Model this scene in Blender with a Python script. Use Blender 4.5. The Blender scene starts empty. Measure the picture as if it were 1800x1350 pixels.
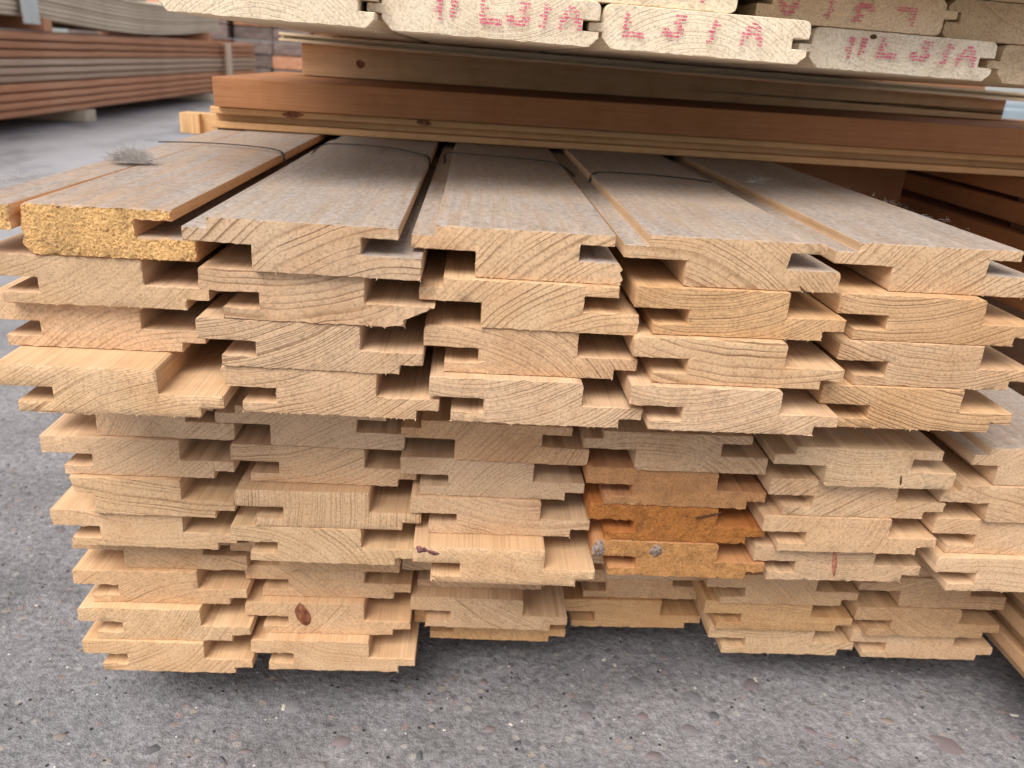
import bpy, bmesh, math, random
from mathutils import Vector, noise, Matrix
from mathutils.geometry import delaunay_2d_cdt

random.seed(7)
RAD = math.radians
scn = bpy.context.scene

# ------------------------------------------------------------------ camera
F_PX, PITCH, YAW, ROLL, CAM_Z = 1422.0, 0.38069, 0.06658, 0.0672, 0.43503
cd = bpy.data.cameras.new('camera')
cam = bpy.data.objects.new('camera', cd)
scn.collection.objects.link(cam)
fwd = Vector((math.sin(YAW) * math.cos(PITCH), math.cos(YAW) * math.cos(PITCH), -math.sin(PITCH)))
rgt = Vector((math.cos(YAW), -math.sin(YAW), 0))
upv = rgt.cross(fwd)
r2 = rgt * math.cos(ROLL) + upv * math.sin(ROLL)
u2 = upv * math.cos(ROLL) - rgt * math.sin(ROLL)
M = Matrix((r2, u2, -fwd)).transposed().to_4x4()
M.translation = Vector((0, 0, CAM_Z))
cam.matrix_world = M
cd.sensor_width = 36.0
cd.lens = F_PX / 1800 * 36.0
cd.clip_start = 0.01
cd.clip_end = 500
cd.dof.use_dof = True
cd.dof.focus_distance = 0.47
cd.dof.aperture_fstop = 12.5
scn.camera = cam

# ------------------------------------------------------------------ sky, sun, exposure
SUN_EL, SUN_AZ = RAD(54), RAD(-148)          # azimuth measured from +Y towards +X: behind the camera, to the left
w = bpy.data.worlds.new('World')
scn.world = w
w.use_nodes = True
nt = w.node_tree
nt.nodes.clear()
sky = nt.nodes.new('ShaderNodeTexSky')
sky.sky_type = 'NISHITA'
sky.sun_disc = False
sky.sun_elevation = SUN_EL
sky.sun_rotation = SUN_AZ
sky.dust_density = 1.0
sky.air_density = 1.2
hs = nt.nodes.new('ShaderNodeHueSaturation')   # cloud cover: the sky's light is nearly white
hs.inputs['Saturation'].default_value = 0.22
bg = nt.nodes.new('ShaderNodeBackground')
bg.inputs['Strength'].default_value = 0.05
wo = nt.nodes.new('ShaderNodeOutputWorld')
nt.links.new(sky.outputs[0], hs.inputs['Color'])
nt.links.new(hs.outputs[0], bg.inputs['Color'])
nt.links.new(bg.outputs[0], wo.inputs[0])
sd = bpy.data.lights.new('sun', 'SUN')
sd.energy = 1.5
sd.angle = RAD(40)
sd.color = (1.0, 0.95, 0.88)
sun = bpy.data.objects.new('sun', sd)
scn.collection.objects.link(sun)
sv = Vector((math.sin(SUN_AZ) * math.cos(SUN_EL), math.cos(SUN_AZ) * math.cos(SUN_EL), math.sin(SUN_EL)))
sun.rotation_euler = sv.to_track_quat('Z', 'Y').to_euler()
scn.view_settings.view_transform = 'Standard'
scn.view_settings.look = 'None'
scn.view_settings.exposure = 1.46
scn.view_settings.gamma = 1.0
scn.cycles.max_bounces = 6
scn.cycles.diffuse_bounces = 3
scn.cycles.use_adaptive_sampling = True
scn.cycles.adaptive_threshold = 0.025
scn.cycles.glossy_bounces = 2
scn.cycles.transmission_bounces = 2
scn.cycles.transparent_max_bounces = 6

# ------------------------------------------------------------------ helpers
COL = scn.collection


def link(name, mesh, mat=None, parent=None):
    o = bpy.data.objects.new(name, mesh)
    if mat and not mesh.materials:
        mesh.materials.append(mat)
    COL.objects.link(o)
    if parent:
        o.parent = parent
    return o


def tag(o, label, cat, group=None):
    o['label'] = label
    o['category'] = cat
    if group:
        o['group'] = group
    return o


def fillet(pts, rad, seg=4):
    """pts: CCW polygon [(x,z)], rad: radius for each corner"""
    out = []
    n = len(pts)
    for i in range(n):
        p = Vector(pts[i]); a = Vector(pts[i - 1]); b = Vector(pts[(i + 1) % n]); r = rad[i]
        if r <= 1e-6:
            out.append(p); continue
        d1 = (a - p); d2 = (b - p)
        r = min(r, d1.length * .48, d2.length * .48)
        s = p + d1.normalized() * r; e = p + d2.normalized() * r
        for k in range(seg + 1):
            t = k / seg
            out.append(s * (1 - t) ** 2 + p * 2 * t * (1 - t) + e * t ** 2)
    return out


def resample(pts, step):
    out = []
    n = len(pts)
    for i in range(n):
        a = pts[i]; b = pts[(i + 1) % n]
        k = max(1, int(math.ceil((b - a).length / step)))
        for j in range(k):
            out.append(a.lerp(b, j / k))
    return out


def inset(pts, d):
    n = len(pts); out = []
    for i in range(n):
        a = pts[i - 1]; b = pts[(i + 1) % n]
        t = (b - a)
        if t.length < 1e-9:
            out.append(pts[i].copy()); continue
        t.normalize()
        out.append(pts[i] + Vector((-t.y, t.x)) * d)
    return out


def extruded(name, prof, length, end_amp=.00018, end_freq=90, grid=.004, jag=.00024, bevel=.0004, step=.0035,
             wave=.0002, seed=0, ragged=0.0, slope=0.0, waney=None):
    """A board: profile (CCW in x,z) swept along +y from a sawn end at y=0."""
    rnd = random.Random(seed)
    p = resample(prof, step)
    n = len(p)
    ins = inset(p, bevel)
    off = Vector((rnd.uniform(-50, 50), rnd.uniform(-50, 50), rnd.uniform(-50, 50)))

    def yend(q):
        v = noise.noise(Vector((q.x * end_freq, q.y * end_freq, 0)) + off)
        v += .6 * noise.noise(Vector((q.x * end_freq * 2.7, q.y * end_freq * 2.7, 5)) + off)
        return end_amp * v + slope * q.x
    verts = []
    front = []
    for q in ins:
        j = Vector((rnd.gauss(0, jag), rnd.gauss(0, jag)))
        front.append(q + j)
    # front cap, triangulated with inner points so that the end is not a perfect plane
    xs = [q.x for q in front]; zs = [q.y for q in front]
    pts = [Vector(q) for q in front]
    edges = [(i, (i + 1) % n) for i in range(n)]
    gx = min(xs)
    while gx < max(xs):
        gz = min(zs)
        while gz < max(zs):
            c = Vector((gx + rnd.uniform(-.35, .35) * grid, gz + rnd.uniform(-.35, .35) * grid))
            if in_poly(front, c.x, c.y) and all((c - f).length > grid * .5 for f in front):
                pts.append(c)
            gz += grid
        gx += grid
    vo, eo, fo, ov, oe, of = delaunay_2d_cdt(pts, edges, [], 0, 1e-7, True)
    # map boundary
    bmap = {}
    for i, lst in enumerate(ov):
        for k in lst:
            if k < n:
                bmap[k] = i
    for i, q in enumerate(vo):
        y = yend(q)
        verts.append((q.x, y, q.y))
    for k in range(n):
        i = bmap[k]
        x, y, z = verts[i]
        verts[i] = (x, y + abs(rnd.gauss(0, jag * 1.2)) - rnd.random() * ragged, z)
    faces = []
    for f in fo:
        cx = sum(vo[i].x for i in f) / 3; cz = sum(vo[i].y for i in f) / 3
        if in_poly(front, cx, cz):
            faces.append(tuple(f))
    # orient faces to -y
    nf = []
    for f in faces:
        a, b, c = (Vector(verts[f[0]]), Vector(verts[f[1]]), Vector(verts[f[2]]))
        nn = (b - a).cross(c - a)
        nf.append(tuple(reversed(f)) if nn.y > 0 else f)
    faces = nf
    rings = [[bmap[k] for k in range(n)]]
    ys = [.0009 + (end_amp if end_amp > .0005 else 0), .06, .2, .42, .7, 1.1]
    ys = [y for y in ys if y < length * .9] + [length]
    for r_i, y in enumerate(ys):
        base = len(verts)
        for k in range(n):
            q = p[k]
            if r_i == 0:
                yy = y + yend(q)
                a = 0
            else:
                yy = y; a = wave
            dx = a * noise.noise(Vector((y * 5, 3, q.x * 9)) + off)
            dz = a * noise.noise(Vector((y * 5, q.x * 20, 8)) + off)
            x_, z_ = q.x + dx, q.y + dz
            if waney:
                x_, z_ = waney(x_, yy, z_)
            verts.append((x_, yy, z_))
        rings.append(list(range(base, base + n)))
    for a, b in zip(rings[:-1], rings[1:]):
        for k in range(n):
            k2 = (k + 1) % n
            faces.append((a[k], a[k2], b[k2], b[k]))
    faces.append(tuple(rings[-1]))
    me = bpy.data.meshes.new(name)
    me.from_pydata([tuple(v) for v in verts], [], faces)
    me.validate()
    bm = bmesh.new(); bm.from_mesh(me)
    bmesh.ops.recalc_face_normals(bm, faces=bm.faces)
    bm.to_mesh(me); bm.free()
    for f in me.polygons:
        f.use_smooth = True
    me.set_sharp_from_angle(angle=RAD(28))
    return me


def in_poly(poly, x, y):
    c = False
    n = len(poly)
    j = n - 1
    for i in range(n):
        a = poly[i]; b = poly[j]
        if (a.y > y) != (b.y > y) and x < (b.x - a.x) * (y - a.y) / (b.y - a.y) + a.x:
            c = not c
        j = i
    return c


def rounded_box_profile(wd, th, r):
    return fillet([(-wd / 2, 0), (wd / 2, 0), (wd / 2, th), (-wd / 2, th)], [r] * 4, 3)


# ------------------------------------------------------------------ material helpers
class NT:
    def __init__(self, name):
        self.m = bpy.data.materials.new(name)
        self.m.use_nodes = True
        self.t = self.m.node_tree
        self.t.nodes.clear()
        self.out = self.n('ShaderNodeOutputMaterial')
        self.b = self.n('ShaderNodeBsdfPrincipled')
        self.l(self.b.outputs[0], self.out.inputs[0])

    def n(self, ty, **kw):
        nd = self.t.nodes.new(ty)
        for k, v in kw.items():
            setattr(nd, k, v)
        return nd

    def l(self, a, b):
        self.t.links.new(a, b)

    def val(self, sock, v):
        if hasattr(v, 'is_output'):
            self.l(v, sock)
        else:
            sock.default_value = v

    def math(self, op, a, b=0.0, c=0.0, clamp=False):
        nd = self.n('ShaderNodeMath', operation=op)
        nd.use_clamp = clamp
        self.val(nd.inputs[0], a); self.val(nd.inputs[1], b); self.val(nd.inputs[2], c)
        return nd.outputs[0]

    def vmul(self, v, s):
        nd = self.n('ShaderNodeVectorMath', operation='MULTIPLY')
        self.val(nd.inputs[0], v); self.val(nd.inputs[1], s)
        return nd.outputs[0]

    def vadd(self, v, s):
        nd = self.n('ShaderNodeVectorMath', operation='ADD')
        self.val(nd.inputs[0], v); self.val(nd.inputs[1], s)
        return nd.outputs[0]

    def noise(self, v, scale, detail=3, rough=.55, dist=0.0):
        nd = self.n('ShaderNodeTexNoise')
        self.l(v, nd.inputs['Vector'])
        nd.inputs['Scale'].default_value = scale
        nd.inputs['Detail'].default_value = detail
        nd.inputs['Roughness'].default_value = rough
        nd.inputs['Distortion'].default_value = dist
        return nd.outputs['Fac']

    def ramp(self, f, stops, interp='LINEAR'):
        nd = self.n('ShaderNodeValToRGB')
        nd.color_ramp.interpolation = interp
        el = nd.color_ramp.elements
        while len(el) < len(stops):
            el.new(.5)
        for e, (p, c) in zip(el, stops):
            e.position = p
            e.color = (c, c, c, 1) if not hasattr(c, '__len__') else (*c, 1)
        self.val(nd.inputs[0], f)
        return nd.outputs[0]

    def mix(self, f, a, b, mode='MIX'):
        nd = self.n('ShaderNodeMix', data_type='RGBA', blend_type=mode)
        self.val(nd.inputs[0], f)
        self.val(nd.inputs[6], a if hasattr(a, 'is_output') else (*a, 1))
        self.val(nd.inputs[7], b if hasattr(b, 'is_output') else (*b, 1))
        return nd.outputs[2]

    def rng(self, f, a, b, c, d):
        nd = self.n('ShaderNodeMapRange')
        nd.clamp = True
        self.val(nd.inputs[0], f)
        for i, v in enumerate((a, b, c, d)):
            nd.inputs[i + 1].default_value = v
        return nd.outputs[0]

    def attr(self, name):
        return self.n('ShaderNodeAttribute', attribute_type='OBJECT', attribute_name=name)

    def bump(self, h, strength, dist, prev=None):
        nd = self.n('ShaderNodeBump')
        nd.inputs['Strength'].default_value = strength
        nd.inputs['Distance'].default_value = dist
        self.l(h, nd.inputs['Height'])
        if prev:
            self.l(prev, nd.inputs['Normal'])
        return nd.outputs[0]


def wood_material(name, early, late, heart, dustcol=(.335, .292, .268), rough=.72, dusty=False, torn=False):
    g = NT(name)
    tc = g.n('ShaderNodeTexCoord')
    P = tc.outputs['Object']
    pith = g.attr('pith').outputs['Vector']
    tone = g.attr('tone').outputs['Vector']
    dust = g.attr('dust').outputs['Fac'] if dusty else None
    ruff = g.attr('rough_end').outputs['Fac'] if torn else 0.0
    sx = g.n('ShaderNodeSeparateXYZ'); g.l(P, sx.inputs[0])
    sp = g.n('ShaderNodeSeparateXYZ'); g.l(pith, sp.inputs[0])
    sn = g.n('ShaderNodeSeparateXYZ'); g.l(tc.outputs['Normal'], sn.inputs[0])
    endm = g.rng(g.math('ABSOLUTE', sn.outputs['Y']), .45, .75, 0, 1)
    # offset the noise space by the pith so that no two boards share a pattern
    Q = g.vadd(P, g.vmul(pith, (37.0, 211.0, 53.0)))
    Ql = g.vmul(Q, (1, .05, 1))
    warp = g.noise(Ql, 14, 2, .5)
    warp2 = g.noise(g.vmul(Q, (1, .12, 1)), 70, 2, .6)
    dx = g.math('SUBTRACT', sx.outputs['X'], sp.outputs['X'])
    dz = g.math('SUBTRACT', sx.outputs['Z'], sp.outputs['Z'])
    r = g.math('SQRT', g.math('ADD', g.math('MULTIPLY', dx, dx), g.math('MULTIPLY', dz, dz)))
    r = g.math('ADD', r, g.math('MULTIPLY', g.math('SUBTRACT', warp, .5), .012))
    r = g.math('ADD', r, g.math('MULTIPLY', g.math('SUBTRACT', warp2, .5), .0009))
    ph = g.math('DIVIDE', r, sp.outputs['Y'])
    # uneven ring widths
    vr = g.n('ShaderNodeTexNoise', noise_dimensions='1D')
    g.l(g.math('MULTIPLY', ph, .31), vr.inputs['W']); vr.inputs['Scale'].default_value = 1.0
    vr.inputs['Detail'].default_value = 1
    ph = g.math('ADD', ph, g.math('MULTIPLY', vr.outputs['Fac'], 2.6))
    fr = g.math('FRACT', ph)
    ring = g.ramp(fr, [(0, .30), (.06, .04), (.45, .08), (.70, .22), (.84, .75), (.93, 1), (1, .30)])
    # ring strength differs from ring to ring and from place to place
    vs = g.n('ShaderNodeTexWhiteNoise', noise_dimensions='1D')
    g.l(g.math('FLOOR', ph), vs.inputs['W'])
    patch = g.noise(Ql, 28, 2, .6)
    rs = g.math('MULTIPLY', g.rng(vs.outputs['Value'], 0, 1, .45, 1.1), g.rng(patch, .35, .68, .35, 1.1))
    rs = g.math('MULTIPLY', rs, g.math('SUBTRACT', 1.0, g.math('MULTIPLY', ruff, .75)))
    side = g.math('SUBTRACT', 1.0, endm)
    rs = g.math('MULTIPLY', rs, g.math('SUBTRACT', 1.0, g.math('MULTIPLY', side, .76)))
    ringv = g.math('MULTIPLY', g.math('MULTIPLY', ring, rs), g.attr('grain').outputs['Fac'])
    col = g.mix(ringv, early, late)
    hp = g.rng(g.noise(Ql, 17, 2, .62, .6), .46, .70, 0, .9)
    col = g.mix(hp, col, g.mix(.6, heart, col, 'MIX'))
    # fibre: pores on the end, streaks along the board
    fe = g.noise(Q, 620, 2, .7)
    fs = g.noise(g.vmul(Q, (1, .014, 1)), 900, 1, .65)
    fib = g.mix(endm, g.math('ADD', .25, g.math('MULTIPLY', fs, .5)), fe)
    col = g.mix(1.0, col, g.ramp(fib, [(.30, .70), (.5, 1.0), (.72, 1.12)]), 'MULTIPLY')
    # saw marks on the cut end, planer dullness, grime
    wv = g.n('ShaderNodeTexWave', wave_type='BANDS', bands_direction='X')
    g.l(Q, wv.inputs['Vector'])
    wv.inputs['Scale'].default_value = 150
    wv.inputs['Distortion'].default_value = 6
    wv.inputs['Detail'].default_value = 1
    wv.inputs['Detail Scale'].default_value = .6
    grime = g.rng(g.noise(Q, 33, 3, .68), .46, .74, 0, .8)
    col = g.mix(grime, col, g.mix(1.0, col, (.84, .78, .72), 'MULTIPLY'))
    # short drying checks and dark specks on the end
    sk = g.n('ShaderNodeTexVoronoi', feature='F1'); g.l(g.vmul(Q, (1, .2, 1)), sk.inputs['Vector'])
    sk.inputs['Scale'].default_value = 130
    spk = g.math('MULTIPLY', g.rng(sk.outputs['Distance'], .05, .1, 1, 0), g.rng(g.noise(Q, 60, 2), .62, .66, 0, .6))
    col = g.mix(spk, col, (.14, .08, .04))
    if torn:
        # torn, spongy cross-cut
        vo = g.noise(Q, 850, 3, .72, .3)
        vo2 = g.noise(g.vmul(Q, (1, 1, 1)), 170, 1, .6, 1.2)
        rc = g.ramp(vo, [(.32, (.20, .105, .04)), (.43, (.50, .32, .145)), (.58, (.63, .45, .23)), (.75, (.72, .56, .36))])
        rc = g.mix(1.0, rc, g.ramp(g.noise(Q, 75, 3, .65, .5), [(.3, .62), (.5, 1.0), (.7, 1.2)]), 'MULTIPLY')
        rm = g.math('MULTIPLY', g.math('MULTIPLY', ruff, endm), g.rng(vo2, .2, .5, .75, 1))
        col = g.mix(rm, col, rc)
    col = g.mix(1.0, col, tone, 'MULTIPLY')
    if dusty:
        # dust lying on upward faces
        dn = g.noise(Q, 9, 2, .6)
        df = g.noise(g.vmul(Q, (1, .55, 1)), 330, 3, .75)
        dm = g.math('MULTIPLY', g.rng(sn.outputs['Z'], .55, .9, 0, 1), dust)
        stk = g.noise(g.vmul(Q, (1, .035, 1)), 260, 3, .7)
        stn = g.noise(g.vmul(Q, (1, .3, 1)), 21, 3, .65, .8)
        dm = g.math('MULTIPLY', dm, g.rng(dn, .25, .55, .82, .97))
        dm = g.math('MULTIPLY', dm, g.rng(stk, .35, .6, .74, 1.0))
        dc = g.mix(1.0, dustcol, g.ramp(df, [(.3, .62), (.5, 1.0), (.72, 1.28)]), 'MULTIPLY')
        dc = g.mix(g.rng(g.noise(g.vmul(Q, (1, .2, 1)), 60, 2, .65), .48, .7, 0, .5), dc, (.40, .315, .245))
        dc = g.mix(1.0, dc, g.ramp(stk, [(.32, .74), (.5, 1.0), (.7, 1.12)]), 'MULTIPLY')
        dc = g.mix(g.rng(stn, .5, .72, 0, .7), dc, g.mix(1.0, dc, (.74, .69, .64), 'MULTIPLY'))
        col = g.mix(dm, col, dc)
    g.l(col, g.b.inputs['Base Color'])
    g.b.inputs['Roughness'].default_value = rough
    g.b.inputs['Specular IOR Level'].default_value = .28
    h1 = g.math('ADD', g.math('MULTIPLY', ringv, -.65), g.math('MULTIPLY', fib, .6))
    h1 = g.math('ADD', h1, g.math('MULTIPLY', g.math('MULTIPLY', wv.outputs['Fac'], endm), .05))
    if torn:
        h1 = g.math('ADD', h1, g.math('MULTIPLY', rm, g.math('MULTIPLY', vo, 1.6)))
    if dusty:
        h1 = g.math('ADD', h1, g.math('MULTIPLY', dm, g.math('MULTIPLY', df, .8)))
    g.l(g.bump(h1, .55, .0008), g.b.inputs['Normal'])
    return g.m


def flat_noise_material(name, stops, scale, rough=.8, bump=.3, dist=.001, stretch=(1, 1, 1), rnd_tint=0.0, detail=4):
    g = NT(name)
    tc = g.n('ShaderNodeTexCoord')
    v = g.vmul(tc.outputs['Object'], stretch)
    f = g.noise(v, scale, detail, .65)
    col = g.ramp(f, stops)
    if rnd_tint:
        oi = g.n('ShaderNodeObjectInfo')
        col = g.mix(1.0, col, g.ramp(oi.outputs['Random'], [(0, 1 - rnd_tint), (1, 1 + rnd_tint)]), 'MULTIPLY')
    g.l(col, g.b.inputs['Base Color'])
    g.b.inputs['Roughness'].default_value = rough
    g.b.inputs['Specular IOR Level'].default_value = .25
    g.l(g.bump(f, bump, dist), g.b.inputs['Normal'])
    return g.m


PCOL = ((.645, .436, .274), (.27, .145, .075), (.58, .335, .172))
PINE = wood_material('pine', *PCOL)
PINE_DUSTY = wood_material('dusty_pine', *PCOL, dusty=True)
PINE_TORN = wood_material('torn_pine', *PCOL, dusty=True, torn=True)
PALE = wood_material('pale_spruce', (.80, .69, .535), (.60, .46, .315), (.74, .58, .41))
BROWN = wood_material('brown_stained_wood', (.285, .148, .080), (.16, .074, .036), (.30, .145, .068))


def wood_props(o, seed, tone=(1, 1, 1), dust=0.0, rough_end=0.0, spacing=None, pith=None, grain=1.0):
    r = random.Random(seed)
    if pith is None:
        sgn = 1 if r.random() < .55 else -1
        pith = (r.uniform(-.11, .11), sgn * r.uniform(.055, .17) + .012)
        if r.random() < .08:
            pith = (r.uniform(-.04, .04), .012 + sgn * .022)
    sp = spacing or r.choice([.0016, .002, .0024, .003, .0036])
    o['pith'] = [float(pith[0]), float(sp), float(pith[1])]
    o['tone'] = [float(x) for x in tone]
    o['dust'] = float(dust)
    o['grain'] = float(grain)
    o['rough_end'] = float(rough_end)


# ------------------------------------------------------------------ the ground
GZ = -0.045


def ground_material():
    g = NT('old_concrete')
    tc = g.n('ShaderNodeTexCoord')
    P = tc.outputs['Object']
    big = g.noise(P, 1.1, 3, .6)
    mid = g.noise(P, 9, 3, .65)
    fine = g.noise(P, 150, 3, .7)
    vfine = g.noise(P, 620, 1, .7)
    col = g.ramp(fine, [(.28, (.135, .129, .137)), (.46, (.222, .214, .225)), (.60, (.276, .267, .281)), (.78, (.385, .374, .39))])
    col = g.mix(1.0, col, g.ramp(vfine, [(.3, .78), (.5, 1.0), (.75, 1.22)]), 'MULTIPLY')
    col = g.mix(1.0, col, g.ramp(mid, [(.3, .74), (.52, 1.0), (.72, 1.2)]), 'MULTIPLY')
    col = g.mix(1.0, col, g.ramp(big, [(.32, .78), (.5, 1.02), (.68, 1.2)]), 'MULTIPLY')
    # small aggregate: 3 to 7 mm stones, each with its own colour
    vo = g.n('ShaderNodeTexVoronoi', feature='F1')
    wp = g.n('ShaderNodeTexNoise'); g.l(P, wp.inputs['Vector']); wp.inputs['Scale'].default_value = 130
    g.l(g.vadd(P, g.vmul(wp.outputs['Color'], (.004, .004, 0))), vo.inputs['Vector'])
    vo.inputs['Scale'].default_value = 105
    sc = g.n('ShaderNodeSeparateColor'); g.l(vo.outputs['Color'], sc.inputs[0])
    stone = g.math('MULTIPLY', g.rng(vo.outputs['Distance'], .26, .36, 1, 0), g.math('GREATER_THAN', sc.outputs[0], .60))
    scol = g.ramp(sc.outputs[1], [(0, (.11, .105, .115)), (.22, (.26, .245, .25)), (.45, (.30, .215, .20)), (.6, (.40, .37, .345)),
                                  (.75, (.20, .175, .17)), (.88, (.36, .30, .23)), (1, (.55, .53, .50))], 'CONSTANT')
    col = g.mix(g.math('MULTIPLY', stone, .62), col, scol)
    # dark pits and pale mineral specks
    v2 = g.n('ShaderNodeTexVoronoi', feature='F1'); g.l(P, v2.inputs['Vector']); v2.inputs['Scale'].default_value = 190
    s2 = g.n('ShaderNodeSeparateColor'); g.l(v2.outputs['Color'], s2.inputs[0])
    pit = g.math('MULTIPLY', g.rng(v2.outputs['Distance'], .18, .3, 1, 0), g.math('GREATER_THAN', s2.outputs[0], .955))
    col = g.mix(pit, col, (.05, .046, .05))
    wsp = g.math('MULTIPLY', g.rng(v2.outputs['Distance'], .12, .2, 1, 0), g.math('LESS_THAN', s2.outputs[0], .045))
    col = g.mix(wsp, col, (.72, .69, .64))
    # broad wear stains far off
    st = g.rng(g.noise(g.vmul(P, (1, .35, 1)), 2.3, 4, .62, .8), .55, .70, 0, .5)
    col = g.mix(st, col, g.mix(1.0, col, (.62, .61, .62), 'MULTIPLY'))
    # far ground: pale sky sheen painted into the colour, bump faded out
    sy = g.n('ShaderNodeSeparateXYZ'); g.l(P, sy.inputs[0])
    far_sheen = g.rng(g.math('ADD', sy.outputs['Y'], g.math('MULTIPLY', big, .8)), 1.3, 2.2, 0, 1)
    col = g.mix(g.math('MULTIPLY', far_sheen, .7), col, g.mix(1.0, (.40, .388, .412), g.ramp(g.noise(g.vmul(P, (1, .5, 1)), 3.5, 4, .65), [(.3, .45), (.48, .95), (.7, 1.15)]), 'MULTIPLY'))
    g.l(col, g.b.inputs['Base Color'])
    g.l(g.math('SUBTRACT', .82, g.math('MULTIPLY', far_sheen, .22)), g.b.inputs['Roughness'])
    g.b.inputs['Specular IOR Level'].default_value = .3
    lump = g.noise(P, 62, 2, .6)
    h = g.math('ADD', g.math('ADD', fine, g.math('MULTIPLY', lump, 1.3)), g.math('MULTIPLY', vfine, .4))
    h = g.math('SUBTRACT', h, g.math('MULTIPLY', pit, .8))
    h = g.math('ADD', h, g.math('MULTIPLY', stone, .12))
    h = g.math('MULTIPLY', h, g.math('SUBTRACT', 1.0, g.math('MULTIPLY', far_sheen, .93)))
    g.l(g.bump(h, .75, .003), g.b.inputs['Normal'])
    return g.m


def build_ground():
    def axis(a, b, stp, far):
        v = [a + i * stp for i in range(int(round((b - a) / stp)) + 1)]
        lo = [a - d for d in far][::-1]
        hi = [b + d for d in far]
        return lo + v + hi
    far = [.03, .1, .3, .8, 2, 5, 12, 30, 70]
    xs = axis(-.75, .75, .0085, far)
    ys = axis(.22, 1.1, .0085, far)
    verts = []
    for y in ys:
        for x in xs:
            inside = (-.76 < x < .76) and (.2 < y < 1.12)
            z = 0
            if inside:
                z = .0014 * noise.noise(Vector((x * 38, y * 38, 1))) + .0007 * noise.noise(Vector((x * 120, y * 120, 9)))
            verts.append((x, y, z))
    nx = len(xs)
    faces = [(j * nx + i, j * nx + i + 1, (j + 1) * nx + i + 1, (j + 1) * nx + i) for j in range(len(ys) - 1) for i in range(nx - 1)]
    me = bpy.data.meshes.new('ground')
    me.from_pydata(verts, [], faces)
    for f in me.polygons:
        f.use_smooth = True
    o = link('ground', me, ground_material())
    o.location = (0, 0, GZ)
    o['kind'] = 'structure'
    o['label'] = 'worn grey concrete yard with pebbles showing in its surface'
    return o


ground = build_ground()


def pebble_material():
    g = NT('pebble')
    tc = g.n('ShaderNodeTexCoord')
    col = g.attr('tint').outputs['Color']
    f = g.noise(g.vadd(tc.outputs['Object'], g.vmul(g.attr('shift').outputs['Vector'], (1, 1, 1))), 190, 4, .7)
    col = g.mix(1.0, col, g.ramp(f, [(.3, .72), (.55, 1.0), (.75, 1.3)]), 'MULTIPLY')
    g.l(col, g.b.inputs['Base Color'])
    g.b.inputs['Roughness'].default_value = .75
    g.l(g.bump(f, .3, .0008), g.b.inputs['Normal'])
    return g.m


PEB = pebble_material()
peb_meshes = []
for k in range(8):
    r = random.Random(100 + k)
    bm = bmesh.new()
    n = 14
    off = r.uniform(0, 99)
    rim = []
    mid = []
    for i in range(n):
        a = 2 * math.pi * i / n
        q = 1 + .5 * noise.noise(Vector((math.cos(a) * 1.5, math.sin(a) * 1.5, off))) + r.uniform(-.09, .09)
        rim.append(bm.verts.new((math.cos(a) * q, math.sin(a) * q, -.35)))
        mid.append(bm.verts.new((math.cos(a) * q * .82, math.sin(a) * q * .82, .0)))
    top = bm.verts.new((0, 0, .10))
    for i in range(n):
        j = (i + 1) % n
        bm.faces.new((rim[i], rim[j], mid[j], mid[i]))
        bm.faces.new((mid[i], mid[j], top))
    me = bpy.data.meshes.new('pebble')
    bm.to_mesh(me); bm.free()
    for f in me.polygons:
        f.use_smooth = True
    me.materials.append(PEB)
    peb_meshes.append(me)


PTINT = [(.07, .068, .076), (.16, .155, .165), (.21, .14, .135), (.14, .137, .147), (.25, .205, .16), (.185, .125, .12), (.25, .235, .23), (.10, .095, .10), (.22, .175, .165), (.34, .325, .31)]


def pebble(x, y, sx, sy, rot, k, tint=None):
    o = link('pebble', peb_meshes[k % 8], None, ground)
    zz = .0014 * noise.noise(Vector((x * 38, y * 38, 1))) + .0007 * noise.noise(Vector((x * 120, y * 120, 9)))
    o.location = (x, y, zz + .0006)
    o.scale = (sx, sy, .004)
    o.rotation_euler = (0, 0, rot)
    tn = tint or random.choice(PTINT)
    mq = .42 if tint else .66
    tn = [q * (1 - mq) + g_ * mq for q, g_ in zip(tn, (.20, .195, .21))]
    o['tint'] = [float(q) for q in tn]
    o['shift'] = [random.uniform(0, 9), random.uniform(0, 9), 0.0]
    return o


def pix_ray(px, py):
    return fwd + r2 * ((px - 900) / F_PX) + u2 * ((675 - py) / F_PX)


def on_z(px, py, z):
    d = pix_ray(px, py)
    s = (z - CAM_Z) / d.z
    return d * s + Vector((0, 0, CAM_Z))


# stones one can pick out in the photograph (pixel, half sizes in mm, angle)
RD, DK, TN, GY = (.215, .15, .148), (.06, .06, .068), (.30, .23, .18), (.15, .148, .158)
for k, (px, py, a, b, rot, tn) in enumerate([(1668, 1312, 15, 10, -1.0, RD), (1562, 1268, 8, 5, -.3, TN), (1255, 1258, 5.5, 4.5, .6, DK), (268, 1318, 7, 5, .5, DK),
                                         (1130, 1258, 7, 5, .4, RD), (1150, 1330, 9, 5, -.2, RD), (860, 1283, 7, 4, .2, RD), (1425, 1285, 6, 4.5, -.4, RD),
                                         (910, 1308, 5, 2.6, .6, DK), (738, 1330, 3.2, 6.0, .1, DK), (430, 1320, 6, 2.6, .1, RD), (105, 1295, 6.5, 4, .4, TN),
                                         (1115, 1200, 9, 8, .2, GY), (1320, 1205, 11, 7, .5, RD), (850, 1200, 5, 4, .1, RD), (600, 1305, 8, 6, .4, RD),
                                         (390, 1335, 2.4, 4, .8, DK), (760, 1276, 3.5, 3, 0, TN), (1340, 1338, 5, 4, .2, TN), (1500, 1335, 6, 4, -.7, RD)]):
    p = on_z(px, py, GZ)
    pebble(p.x, p.y, a / 1000 * .85, b / 1000 * .85, rot, k, tn)
rp = random.Random(5)
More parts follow.
